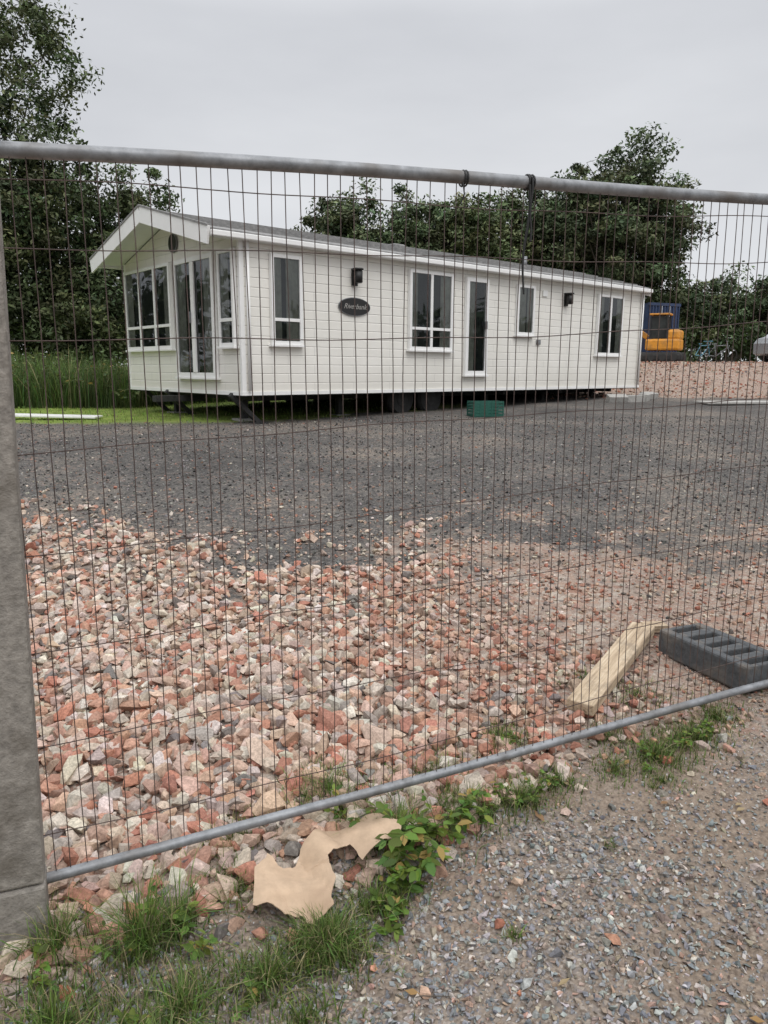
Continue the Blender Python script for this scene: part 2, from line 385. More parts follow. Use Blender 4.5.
# ------------------------------------------------------------ grass & weeds
def blades(name, x, y, h, w, col, lean=.35, z=None):
    n = len(x); z = gz(x, y)-.005 if z is None else z
    a = R.uniform(0, 2*np.pi, n); b = a+np.pi/2+R.normal(0, .4, n)
    dx = np.stack([np.cos(a), np.sin(a)], -1)*w[:, None]/2; L = np.abs(R.normal(0, lean, n))+.08
    bd = np.stack([np.cos(b), np.sin(b)], -1)*(L*h)[:, None]
    P = np.stack([x, y], -1); V = np.zeros((n, 7, 3))
    for k, (t, ww) in enumerate([(0, 1), (.4, .85), (.75, .55)]):
        c = P+bd*t*t; zz = z+h*t*(1-.25*L*t)
        V[:, 2*k, :2] = c-dx*ww; V[:, 2*k+1, :2] = c+dx*ww; V[:, 2*k, 2] = zz; V[:, 2*k+1, 2] = zz
    V[:, 6, :2] = P+bd; V[:, 6, 2] = z+h*(1-.35*L)
    o = np.arange(n)[:, None]*7
    Q = np.concatenate([o+np.array([[0, 1, 3, 2]]), o+np.array([[2, 3, 5, 4]])]); T = o+np.array([[4, 5, 6]])
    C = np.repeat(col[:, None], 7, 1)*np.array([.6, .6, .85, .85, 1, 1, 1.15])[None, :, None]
    return build(name, V.reshape(-1, 3), [Q, T], [M_grass], col=C.reshape(-1, 3))
def gcol(n, dry=.12, base=(.115, .175, .042)):
    c = np.array(base)*R.uniform(.5, 1.6, (n, 1))*R.uniform(.82, 1.18, (n, 3))
    d = R.random(n) < dry; c[d] = np.array([.34, .29, .16])*R.uniform(.7, 1.2, (d.sum(), 1)); return c
cl = [(-.90, 1.80, .12, 350, .15), (-.66, 1.80, .12, 450, .19), (-.58, 1.86, .07, 160, .17), (-.80, 1.55, .28, 1100, .09), (-.16, 1.78, .13, 1700, .10), (-.30, 1.68, .18, 800, .08), (-.02, 1.93, .12, 500, .08),
      (.04, 2.20, .20, 1100, .11), (.28, 2.32, .15, 600, .09), (.47, 2.36, .16, 700, .07), (.62, 2.45, .14, 400, .06), (1.03, 2.60, .2, 900, .06), (1.2, 2.72, .18, 700, .055),
      (.46, 2.74, .16, 700, .06), (-.2, 2.42, .24, 1200, .085), (-.5, 2.22, .18, 450, .06), (.2, 2.55, .2, 600, .07), (.85, 2.52, .12, 300, .05), (1.35, 2.85, .22, 600, .05),
      (.9, 2.75, .17, 260, .045), (-.45, 2.0, .22, 450, .06), (.36, 1.80, .035, 70, .035), (.72, 2.15, .04, 50, .03), (-.5, 1.6, .2, 700, .09), (1.9,3.0,.2,400,.06),(-1.3,1.9,.3,1200,.14),(-1.2,1.5,.3,1000,.12),(1.1,3.05,.2,260,.05),
      (-.55,1.48,.25,900,.08),(-.2,1.55,.2,400,.06),(.9,3.2,.3,220,.045),(.95,2.42,.05,60,.03),(1.0,2.45,.12,160,.035)]
xs = []; ys = []; hs = []
for cx, cy, r, n, h in cl:
    rr = r*np.abs(R.normal(0, .65, n)); t = R.uniform(0, 6.283, n); lf = 1+.35*np.sin(t*3+R.uniform(0, 6)); rr = rr*lf
    xs.append(cx+rr*np.cos(t)); ys.append(cy+rr*np.sin(t)*.85); hs.append(h*R.uniform(.3, 1.4, n)*np.exp(-(rr/r)**2*.4))
x = np.concatenate(xs); y = np.concatenate(ys); h = np.concatenate(hs)
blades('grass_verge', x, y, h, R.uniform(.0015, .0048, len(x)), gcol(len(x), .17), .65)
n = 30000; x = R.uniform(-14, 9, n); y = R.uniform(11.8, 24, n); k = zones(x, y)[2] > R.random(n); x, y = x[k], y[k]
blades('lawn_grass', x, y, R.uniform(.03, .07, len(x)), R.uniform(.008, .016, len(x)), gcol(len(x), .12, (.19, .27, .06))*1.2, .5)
n = 34000; x = R.uniform(-15, -2, n); y = R.uniform(15.4, 19.5, n); lx, ly = cloc(x, y); k = (ly > 4.9)|(lx < -1.2); x, y = x[k], y[k]
hv = vn(x, y, 1.3, 5)*.6+vn(x, y, 4, 6)*.4
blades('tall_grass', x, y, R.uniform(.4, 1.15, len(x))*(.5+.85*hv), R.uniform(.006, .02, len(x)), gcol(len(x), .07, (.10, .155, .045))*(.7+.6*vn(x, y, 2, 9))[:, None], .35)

def leafy(name, plants, base=(.11, .20, .037)):
    mb = MB(); LV = []; LF = []; LC = []; off = 0
    tmpl = np.array([[0, 0, 0], [.28, .3, .05], [.25, .7, .03], [0, 1, -.08], [-.25, .7, .03], [-.28, .3, .05], [0, .35, -.02], [0, .7, -.04]])
    tf = np.array([[0, 1, 6], [1, 2, 7], [1, 7, 6], [2, 3, 7], [3, 4, 7], [4, 5, 6], [4, 6, 7], [5, 0, 6]])
    for (px, py, H, ns, ls) in plants:
        g0 = float(gz(px, py))
        for s_ in range(ns):
            a = R.uniform(0, 6.283); L = H*R.uniform(.6, 1.3); out = R.uniform(.3, 1.3)*H
            tt = np.linspace(0, 1, 6)
            P = np.stack([px+np.cos(a)*out*tt**1.4, py+np.sin(a)*out*tt**1.4, g0+L*np.sin(tt*1.7)*.85], -1)
            mb.tube(P, np.linspace(.0018, .0009, 6)*max(1, H*3), 4)
            for q in range(2, 6):
                for side in (-1, 0, 1) if q > 2 else (-1, 1):
                    if R.random() < .2: continue
                    az = a+side*R.uniform(.8, 1.3)+R.normal(0, .3); el = R.uniform(-.5, .45); sz = ls*R.uniform(.5, 1.25)
                    f = np.array([np.cos(az)*np.cos(el), np.sin(az)*np.cos(el), np.sin(el)])
                    sd = np.cross(f, [0, 0, 1]); sd /= np.linalg.norm(sd); roll = R.normal(0, .5)
                    up = np.cross(sd, f); sd2 = sd*np.cos(roll)+up*np.sin(roll); up2 = np.cross(sd2, f)
                    wd = R.uniform(.7, 1.1)
                    v = (tmpl[:, 0:1]*wd*sd2+tmpl[:, 1:2]*f+tmpl[:, 2:3]*up2)*sz+P[q]
                    LV.append(v); LF.append(tf+off); off += 8
                    c = np.array(base)*R.uniform(.5, 1.4)*np.array([R.uniform(.85, 1.5), 1, R.uniform(.8, 1.2)])
                    if R.random() < .06: c = np.array([.35, .25, .08])
                    LC.append(np.repeat(c[None], 8, 0))
    V, Q = mb.get(); nb = len(V)
    LV = np.concatenate(LV); LF = np.concatenate(LF)+nb
    C = np.concatenate([np.tile([.12, .13, .05], (nb, 1)), np.concatenate(LC)])
    return build(name, np.concatenate([V, LV]), [Q, LF], [M_grass], col=C, smooth=True)
leafy('bramble', [(.07, 2.14, .13, 12, .046), (.11, 2.03, .09, 9, .044), (.05, 1.96, .06, 6, .042), (.18, 2.2, .13, 9, .044), (-.12, 2.26, .10, 5, .03), (0, 1.85, .05, 5, .036), (.27, 2.28, .11, 6, .034)])
leafy('weeds', [(-.62, 1.86, .11, 6, .032), (-.72, 1.78, .07, 4, .028), (.42, 2.34, .06, 7, .024), (.52, 2.38, .06, 6, .024), (.6, 2.43, .05, 5, .02), (1.0, 2.62, .04, 7, .02), (1.15, 2.66, .045, 7, .02), (1.25, 2.72, .04, 5, .02), (-.5, 1.76, .05, 5, .028),
                (.33, 2.30, .06, 6, .026), (-.92, 1.68, .07, 5, .028), (1.3, 2.78, .04, 5, .02), (.5, 2.72, .04, 6, .02), (-.35,1.62,.04,5,.024), (-.6,1.52,.05,5,.026), (.95,2.52,.03,4,.016)])
pl_ = [(float(a), float(b), float(h), 6, .10) for a, b, h in zip(R.uniform(-13, -5.2, 130), R.uniform(15.2, 18.5, 130), R.uniform(.45, 1.05, 130))]
leafy('nettle_patch', pl_, (.08, .135, .04))
LV = []; LF = []; LC = []
for k in range(46):
    px, py = R.uniform(-.6, 1.9), R.uniform(1.5, 2.9)
    if fence_d(px, py) > .0: continue
    if k == 0: px, py = .52, 2.27
    s_ = R.uniform(.008, .022) if k else .032
    a = R.uniform(0, 6.28); u = np.array([math.cos(a), math.sin(a), R.uniform(-.2, .3)])*s_; v = np.array([-math.sin(a), math.cos(a), R.uniform(-.1, .4)])*s_*.45
    c0 = np.array([px, py, float(gz(px, py))+.014]); b = len(LV)
    LV += [c0-u, c0+v*1.0, c0+u, c0-v*1.0+np.array([0, 0, .004])]; LF.append([b, b+1, b+2, b+3])
    cc = np.array([[.36, .22, .09], [.28, .17, .09], [.4, .31, .18]])[R.integers(0, 3)]; LC += [cc]*4
build('leaf_litter', np.array(LV), [LF], [M_grass], col=np.array(LC))
tw = MB()
for k in range(22):
    px, py = R.uniform(-.5, 1.8), R.uniform(1.5, 2.7); a = R.uniform(0, 6.28); L = R.uniform(.04, .14); u = np.linspace(0, 1, 5)
    P = np.stack([px+np.cos(a)*L*u+R.normal(0, .003, 5), py+np.sin(a)*L*u+R.normal(0, .003, 5), gz(px+np.cos(a)*L*u, py+np.sin(a)*L*u)+.012], -1); tw.tube(P, .0013, 5)
V, Q = tw.get(); build('twigs', V, [Q], [M_bark])

# ------------------------------------------------------------ trees
def tree(name, base, H, crown, nclump, per, leaf, trunk=.22, cs=.55, shade=1.0, low=.0, tint=(.06, .095, .03), multi=None):
    bx, by = base; bz = float(gz(bx, by)); mb = MB()
    cz0, cr, crz = crown
    ell = multi or [(0, 0, cz0, cr, crz)]
    tw = R.normal(0, .15, (2,)); ns = 8; t = np.linspace(0, 1, ns)
    for (ox, oy, cz, r, rz) in ell:
        tp = np.stack([bx+ox*.8*t+tw[0]*np.sin(t*3), by+oy*.8*t+tw[1]*np.sin(t*2.3), bz-.2+(cz+rz*.6)*t], -1)
        mb.tube(tp, trunk*(1-t*.88), 8)
        nl = 18
        for q in range(nl):
            tt = R.uniform(.2, .98); s0 = np.array([np.interp(tt, t, tp[:, k]) for k in range(3)])
            a = R.uniform(0, 6.283); e = np.array([bx+ox+np.cos(a)*r*R.uniform(.35, .85), by+oy+np.sin(a)*r*R.uniform(.35, .85), max(s0[2]+.1, bz+cz+rz*R.uniform(-.3, .7))])
            u = np.linspace(0, 1, 5)[:, None]; pp = s0*(1-u)+e*u; pp[:, 2] += .2*np.sin(u[:, 0]*np.pi); pp += R.normal(0, .06, pp.shape)
            mb.tube(pp, trunk*.3*(1-tt*.5)*(1-np.linspace(0, 1, 5)*.85), 5)
            for _ in range(3):
                w0 = pp[R.integers(2, 5)]; w1 = w0+np.clip(R.normal(0, .14*r, 3), -.25*r, .25*r); mb.tube(np.linspace(w0, w1, 3), trunk*np.array([.05, .03, .012]), 4)
    CV = []
    tot = sum(e[3]**2*e[4] for e in ell)
    for (ox, oy, cz, r, rz) in ell:
        k = int(nclump*(r*r*rz)/tot)
        d = R.normal(size=(k, 3)); d /= np.linalg.norm(d, axis=1, keepdims=True)
        ph = R.uniform(0, 6, 4)
        rad = R.random(k)**.42; rad *= 1+.2*np.sin(d[:, 0]*4+ph[0])*np.cos(d[:, 2]*4+d[:, 1]*3+ph[1])+.12*np.sin(d[:, 1]*9+ph[2])*np.sin(d[:, 2]*8+ph[3])
        c = d*rad[:, None]*np.array([r, r, rz]); c[:, 0] += bx+ox; c[:, 1] += by+oy; c[:, 2] += bz+cz
        c[:, 2] = np.maximum(c[:, 2], bz+low+.3*R.random(k)); CV.append(c)
    CV = np.concatenate(CV); K = len(CV)
    sz = cs*R.uniform(.4, 1.4, K); br = R.uniform(.5, 1.55, K)
    idx = np.repeat(np.arange(K), per); L = len(idx)
    off = R.normal(size=(L, 3)); off /= np.linalg.norm(off, axis=1, keepdims=True)+1e-9; off *= (R.random(L)**.55*1.15)[:, None]
    p = CV[idx]+off*sz[idx][:, None]*np.array([1, 1, .7])
    nrm = off*.4+R.normal(size=(L, 3))*.6+np.array([0, 0, .5]); nrm /= np.linalg.norm(nrm, axis=1, keepdims=True)
    t1 = np.cross(nrm, R.normal(size=(L, 3))); t1 /= np.linalg.norm(t1, axis=1, keepdims=True)+1e-9; t2 = np.cross(nrm, t1)
    ls = leaf*R.uniform(.55, 1.3, L)[:, None]
    V = np.stack([p-t1*ls, p+t2*ls*.42, p+t1*ls, p-t2*ls*.42], 1).reshape(-1, 3)
    hue = R.uniform(.85, 1.2, K)
    col = np.array(tint)[None]*(br[idx]*R.uniform(.75, 1.25, L)*(.75+.35*off[:, 2]))[:, None]*shade*R.uniform(.92, 1.08, (L, 3)); col[:, 0] *= hue[idx]  # shading put into leaf colour: clump tops lighter, undersides darker
    BV, BQ = mb.get(); nb = len(BV)
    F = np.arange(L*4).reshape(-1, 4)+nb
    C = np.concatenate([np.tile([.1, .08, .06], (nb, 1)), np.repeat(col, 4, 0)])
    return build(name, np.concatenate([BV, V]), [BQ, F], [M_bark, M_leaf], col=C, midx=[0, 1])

T1 = (.11, .145, .065)
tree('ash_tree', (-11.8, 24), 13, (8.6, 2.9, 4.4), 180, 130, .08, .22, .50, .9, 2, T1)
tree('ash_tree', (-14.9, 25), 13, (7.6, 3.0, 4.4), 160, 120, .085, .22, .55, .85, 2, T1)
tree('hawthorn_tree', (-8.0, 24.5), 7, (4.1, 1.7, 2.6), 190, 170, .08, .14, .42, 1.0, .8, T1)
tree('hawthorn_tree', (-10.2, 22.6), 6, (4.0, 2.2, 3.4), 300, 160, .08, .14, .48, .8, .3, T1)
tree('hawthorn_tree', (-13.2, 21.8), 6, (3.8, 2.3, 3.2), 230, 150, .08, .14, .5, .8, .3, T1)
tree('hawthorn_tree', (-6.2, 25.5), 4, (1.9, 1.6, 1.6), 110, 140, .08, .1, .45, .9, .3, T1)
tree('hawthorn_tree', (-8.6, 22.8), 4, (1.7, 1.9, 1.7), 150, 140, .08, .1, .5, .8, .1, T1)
T2 = (.115, .15, .077)
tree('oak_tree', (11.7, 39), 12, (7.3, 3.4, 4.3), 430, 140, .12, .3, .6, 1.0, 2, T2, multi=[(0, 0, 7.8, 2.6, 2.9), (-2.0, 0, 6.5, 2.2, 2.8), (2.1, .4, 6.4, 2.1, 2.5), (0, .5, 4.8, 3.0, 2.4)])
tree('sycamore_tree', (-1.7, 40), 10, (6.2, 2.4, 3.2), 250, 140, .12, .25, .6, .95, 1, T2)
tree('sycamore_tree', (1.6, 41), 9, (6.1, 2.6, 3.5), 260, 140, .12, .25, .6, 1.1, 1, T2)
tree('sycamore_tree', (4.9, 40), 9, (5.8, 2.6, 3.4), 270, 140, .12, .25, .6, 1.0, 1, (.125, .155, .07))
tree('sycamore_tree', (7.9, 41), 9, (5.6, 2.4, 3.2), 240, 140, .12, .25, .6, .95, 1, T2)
tree('hedgerow', (18, 41), 5, (2.9, 2, 2), 560, 100, .13, .12, .65, .95, .3, T2,
     multi=[(-3.5, 0, 2.6, 2.2, 2.4), (-.5, .5, 2.5, 2.2, 2.3), (2.5, 0, 2.7, 2.3, 2.3), (5.5, .3, 2.9, 2.3, 2.4), (8.5, 0, 3.0, 2.4, 2.4), (11.5, 0, 3.2, 2.4, 2.6)])
tree('unseen_treeline', (0, 62), 6, (3, 3, 3), 800, 55, .3, .1, 1.4, .95, .3, T2,
     multi=[(q, R.uniform(-2, 2), 3.2, 3.6, R.uniform(3, 4.4)) for q in range(-48, 50, 6)])
tree('understorey', (2, 37), 4, (2, 2, 2), 380, 70, .16, .08, .75, .75, .2, T2,
     multi=[(q, R.uniform(-.6, .6), 1.8, 1.9, 2.0) for q in np.arange(-8, 12, 2.6)])
tree('unseen_treeline', (0, -30), 6, (3, 3, 3), 380, 40, .4, .1, 1.5, .9, .3, T2, multi=[(q, R.uniform(-2, 2), 3.4, 4.0, R.uniform(3, 5)) for q in range(-36, 38, 8)])  # out of view behind the camera, added to darken window reflections
tree('unseen_treeline', (34, 0), 6, (3, 3, 3), 300, 40, .4, .1, 1.4, .9, .3, T2, multi=[(R.uniform(-2, 2), q, 2.4, 3.6, R.uniform(1.6, 3.2)) for q in range(-26, 30, 7)])  # unseen right flank, added so the side windows reflect foliage
tree('unseen_treeline', (-30, 10), 6, (3, 3, 3), 380, 40, .4, .1, 1.5, .9, .3, T2, multi=[(R.uniform(-2, 2), q, 3.6, 4.0, R.uniform(3, 5)) for q in range(-26, 30, 7)])  # unseen left flank, added for the front windows to mirror

# ------------------------------------------------------------ static caravan
CV_ = empty('static_caravan', (CO[0], CO[1], 1.15), (0, math.radians(.4), CA))
Lc, Wc, Hc = 11.22, 4.27, 2.3
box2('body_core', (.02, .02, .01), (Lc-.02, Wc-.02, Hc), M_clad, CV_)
box2('floor', (.0, .0, -.06), (Lc, Wc, .0), M_dark, CV_)
def lap(name, length, along_x, off=0.0, sgn=-1):
    nb = 16; h = Hc/nb; V = []; F = []
    for k in range(nb):
        z0 = k*h; z1 = (k+1)*h; b = len(V)
        for e in (0, length):
            for (o, z) in ((.003, z0), (.010, z0+.004), (.010, z1-.016), (.003, z1)):
                p = off+sgn*o
                V.append((e, p, z) if along_x else (p, e, z))
        F += [[b, b+1, b+5, b+4], [b+1, b+2, b+6, b+5], [b+2, b+3, b+7, b+6]]
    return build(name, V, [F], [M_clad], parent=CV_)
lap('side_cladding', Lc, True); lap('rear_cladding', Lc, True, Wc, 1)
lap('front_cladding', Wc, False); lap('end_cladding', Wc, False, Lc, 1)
box2('corner_trim', (-.022, -.022, 0), (.05, .03, Hc), M_white, CV_); box2('corner_trim_b', (Lc-.05, -.022, 0), (Lc+.022, .03, Hc), M_white, CV_)
box2('corner_trim_c', (-.022, Wc-.03, 0), (.05, Wc+.022, Hc), M_white, CV_)
box2('skirt_trim', (-.03, -.03, -.045), (Lc+.03, -.002, .012), M_white, CV_); box2('skirt_trim_b', (-.03, .0, -.045), (-.002, Wc, .012), M_white, CV_)
rise = .56; ym = Wc/2
for nm, xx in (('front_gable', -.001), ('rear_gable', Lc+.001)):
    build(nm, [(xx, 0, Hc), (xx, Wc, Hc), (xx, ym, Hc+rise)], [[[0, 2, 1]]], [M_clad], parent=CV_)
sl = rise/ym; ov = .16; fo = .56; bo = .05; th = .05
def roofslab(name, side):
    V = []
    for xx in (-fo, Lc+bo):
        e = -ov if side < 0 else Wc+ov
        ze = Hc-ov*sl+.03; zr = Hc+rise+.03
        V += [(xx, e, ze), (xx, ym, zr), (xx, ym, zr+th), (xx, e, ze+th)]
    F = [[0, 1, 5, 4], [1, 2, 6, 5], [2, 3, 7, 6], [3, 0, 4, 7], [0, 3, 2, 1], [4, 5, 6, 7]]
    return build(name, V, [F], [M_roof], parent=CV_)
roofslab('roof_near', -1); roofslab('roof_far', 1)
for k in range(1, 6):
    t = k/6; yy = -ov+(ym+ov)*t; zz = Hc-ov*sl+.03+th+(rise+ov*sl)*t
    box2('tile_course', (-fo+.01, yy-.02, zz-.004), (Lc+bo-.01, yy+.02, zz+.018), M_roof, CV_)
ang = math.atan(sl); ll = math.hypot(ym+ov, rise+ov*sl)
for nm, xx, dp in (('front_bargeboard', -fo-.02, .25), ('rear_bargeboard', Lc+bo+.02, .16)):
    for sgn in (-1, 1):
        cy = ym+sgn*(ym+ov)/2; cz = Hc+rise/2-ov*sl/2
        box(nm, (.035, ll, dp), (xx+ .001*sgn, cy, cz-.03), M_white, CV_, rot=(-sgn*ang, 0, 0), bevel=.004)
        if xx < 0: box('verge_trim', (.05, ll+.02, .03), (xx-.004+.001*sgn, cy, cz+.107), M_roof, CV_, rot=(-sgn*ang, 0, 0))
for sgn in (-1, 1):
    e = -ov+.01 if sgn < 0 else Wc+ov-.01
    build('canopy_soffit', [(-fo, e, Hc-ov*sl+.02), (-fo, ym, Hc+rise+.02), (0, ym, Hc+rise+.02), (0, e, Hc-ov*sl+.02)], [[[0, 1, 2, 3]]], [M_white], parent=CV_)
box2('gutter', (-fo, -ov-.07, Hc-.075), (Lc+bo, -ov+.005, Hc+.005), M_white, CV_, .012)
box2('soffit', (-fo+.02, -ov+.01, Hc-.07), (Lc+bo-.02, -.02, Hc-.05), M_white, CV_)
box2('gutter_far', (-fo, Wc+ov-.005, Hc-.075), (Lc+bo, Wc+ov+.07, Hc+.005), M_white, CV_, .012)
cyl('downpipe', .035, Hc-.05, (Lc-.12, -.07, Hc/2), M_white, CV_); cyl('downpipe_front', .03, Hc-.05, (.1, -.06, Hc/2), M_white, CV_)
box('roof_vent', (.3, .22, .12), (4.1, 1.1, Hc+.38), M_roof, CV_, bevel=.03)
cyl('flue', .06, .3, (8.6, 1.6, Hc+.55), M_galv, CV_)

def curtain(name, a, wid, z0, z1, out, side):
    n = int(wid/.012)+2; s = np.linspace(0, wid, n); w = .005*np.sin(s*75+R.uniform(0, 6))+.003*np.sin(s*31)
    V = []
    for k in range(n):
        for z in (z0, z1):
            V.append((a+s[k], -out-w[k], z) if side == 'S' else (-out-w[k], a+s[k], z))
    F = [[2*k, 2*k+2, 2*k+3, 2*k+1] for k in range(n-1)]
    return build(name, V, [F], [M_curt], parent=CV_, smooth=True)
def window(side, a, b, z0, z1, cols=1, trans=None, curt=(0, 1), fw=.055, nm='window', blind=0):
    def bx(n_, s0, s1, o0, o1, zz0, zz1, m, bev=.004):
        if side == 'S': return box2(n_, (s0, -o1, zz0), (s1, -o0, zz1), m, CV_, bev)
        return box2(n_, (-o1, s0, zz0), (-o0, s1, zz1), m, CV_, bev)
    bx(nm+'_dark_back', a+.01, b-.01, .014, .018, z0+.01, z1-.01, M_inner, 0)  # dark sheet on the wall in place of the shaded room
    bx(nm+'_frame_l', a, a+fw, .015, .085, z0, z1, M_white); bx(nm+'_frame_r', b-fw, b, .015, .085, z0, z1, M_white)
    bx(nm+'_frame_t', a+fw, b-fw, .015, .082, z1-fw, z1, M_white); bx(nm+'_frame_b', a+fw, b-fw, .015, .082, z0, z0+fw, M_white)
    bx(nm+'_sill', a-.03, b+.03, .01, .11, z0-.035, z0-.001, M_white)
    o = .062
    q = [(a+fw, -o, z0+fw), (b-fw, -o, z0+fw), (b-fw, -o, z1-fw), (a+fw, -o, z1-fw)] if side == 'S' else [(-o, b-fw, z0+fw), (-o, a+fw, z0+fw), (-o, a+fw, z1-fw), (-o, b-fw, z1-fw)]
    build(nm+'_glass', q, [[[0, 1, 2, 3]]], [M_glass], parent=CV_)
    wd = (b-a)/cols
    for k in range(1, cols): bx(nm+'_mullion', a+k*wd-.03, a+k*wd+.03, .020, .080, z0+fw, z1-fw, M_white)
    if trans:
        for k in range(cols):
            bx(nm+'_transom', a+k*wd+(fw if k == 0 else .03), a+(k+1)*wd-(fw if k == cols-1 else .03), .022, .078, trans-.025, trans+.025, M_white)
    for k in curt:
        cw = wd*R.uniform(.25, .45); a0 = a+fw+.005 if k == 0 else b-fw-cw-.005
        curtain('curtain', a0, cw, z0+fw, z1-fw, .036, side)
window('S', .50, 1.08, .74, 2.10, 1, 1.12, (0, 1))
window('S', 3.40, 4.50, .72, 2.12, 2, 1.10, (0, 1))
window('S', 6.38, 6.94, 1.08, 2.08, 1, None, (0, 1))
window('S', 9.25, 10.27, .72, 2.08, 2, None, (0, 1))
window('F', .08, .56, .70, 2.14, 1, 1.10, (1,))
window('F', 2.24, 4.18, .70, 2.14, 3, 1.10, (0, 1))
window('S', 4.87, 5.50, .27, 2.10, 1, None, (0,), .075, 'side_door')
box2('side_door_handle', (5.40, -.13, 1.15), (5.43, -.08, 1.3), M_galv, CV_, .004)
window('F', .70, 2.08, .22, 2.14, 2, None, (0, 1), .075, 'french_door')
box2('door_stile', (-.095, 1.33, .3), (-.066, 1.45, 2.06), M_white, CV_, .004)
box2('door_handle', (-.13, 1.44, 1.1), (-.10, 1.47, 1.28), M_galv, CV_, .004)
for sx_ in (2.17, 8.06):
    box2('wall_lamp_back', (sx_-.06, -.05, 1.74), (sx_+.06, -.018, 2.02), M_black, CV_, .006)
    cyl('wall_lamp', .075, .2, (sx_, -.13, 1.88), M_black, CV_, seg=16, bevel=.01)
    cyl('wall_lamp_cap', .09, .03, (sx_, -.13, 2.0), M_black, CV_, seg=16)
box2('vent', (7.25, -.04, 1.9), (7.4, -.018, 2.02), M_white, CV_, .005)
box2('meter_box', (7.1, -.05, .9), (7.22, -.018, 1.0), M_galv, CV_, .005)
def oval(nm, cx, cz, rx, rz, th_, mat, side):
    o = cyl(nm, 1, th_, (cx, -.03, cz) if side == 'S' else (-.03, cx, cz), mat, CV_, rot=(math.pi/2, 0, 0) if side == 'S' else (math.pi/2, 0, math.pi/2), seg=40)
    o.scale = (rx, rz, 1); return o
oval('name_plaque', 2.17, 1.40, .33, .14, .024, M_black, 'S'); oval('name_plaque_rim', 2.17, 1.40, .34, .15, .015, M_galv, 'S')
cu = bpy.data.curves.new('plaque_lettering', 'FONT'); cu.body = 'Riverbank'; cu.size = .12; cu.align_x = 'CENTER'; cu.align_y = 'CENTER'; cu.extrude = .002; cu.shear = .4
cu.materials.append(M_block); tx = bpy.data.objects.new('plaque_lettering', cu); tx.location = (2.17, -.046, 1.40); tx.rotation_euler = (math.pi/2, 0, 0); link(tx, CV_)
oval('gable_badge', ym, Hc+.14, .14, .14, .03, M_black, 'F'); oval('gable_badge_rim', ym, Hc+.14, .155, .155, .02, M_galv, 'F')
for yy in (1.0, 3.2): box2('chassis_beam', (.3, yy-.04, -.18), (Lc-.4, yy+.04, -.06), M_dark, CV_)
for xx in (.4, 2.4, 6.4, 8.4, 10.4):
    box2('cross_member', (xx, .25, -.14), (xx+.06, 4.0, -.06), M_dark, CV_)
    for yy in (.85, 3.35):
        box('axle_stand', (.10, .10, .46), (xx+.1, yy, -.27), M_dark, CV_); box('stand_pad', (.3, .3, .05), (xx+.1, yy, -.48), M_block, CV_)
for xx in (3.6, 4.35):
    cyl('axle', .04, 3.4, (xx, 2.13, -.18), M_dark, CV_, rot=(math.pi/2, 0, 0))
    for yy in (.42, 3.85):
        cyl('wheel', .30, .2, (xx, yy, -.18), M_rubber, CV_, rot=(math.pi/2, 0, 0), bevel=.03); cyl('wheel_hub', .13, .22, (xx, yy, -.18), M_dark, CV_, rot=(math.pi/2, 0, 0))
for (xx, yy) in ((.1, .3), (.1, 2.6), (.2, 3.8)):
    box('corner_steady', (.70, .08, .07), (xx+.1, yy, -.27), M_dark, CV_, rot=(0, math.radians(42), 0)); box('steady_pad', (.25, .2, .03), (xx+.34, yy, -.50), M_dark, CV_)
box2('drawbar', (-.5, 2.05, -.2), (.4, 2.2, -.1), M_dark, CV_)

for k, (xx, yy, r) in enumerate([(5.6, 17.0, .3), (5.95, 17.35, 1.1), (6.25, 17.9, .6), (5.2, 16.9, .1)]):
    o = box('concrete_block', (.44, .21, .16), (xx, yy, float(gz(xx, yy))+.07), M_block, None, (.1*k, 0, r), .008)
cx, cy = 1.82, 13.6; cz = float(gz(cx, cy)); CR = empty('plastic_crate', (cx, cy, cz), (0, 0, .25))
box2('crate_base', (-.27, -.18, 0), (.27, .18, .02), M_green, CR)
for k in range(5):
    z = .035+k*.055
    for s_ in (-1, 1):
        box('crate_slat', (.54, .015, .035), (0, s_*.18, z), M_green, CR); box('crate_slat', (.015, .36, .035), (s_*.27, 0, z), M_green, CR)
for s_ in (-1, 1):
    for xx in np.linspace(-.27, .27, 6): box('crate_rib', (.02, .022, .27), (xx, s_*.181, .14), M_green, CR)
o = box('white_board', (2.0, .34, .03), (-5.9, 13.0, float(gz(-5.9, 13.0))+.07), M_white, None, (.02, .02, -.03), .004)
o = box('concrete_slab', (2.8, .7, .05), (8.3, 16.6, float(gz(8.3, 16.6))+.03), M_block, None, (0, 0, .05), .01)

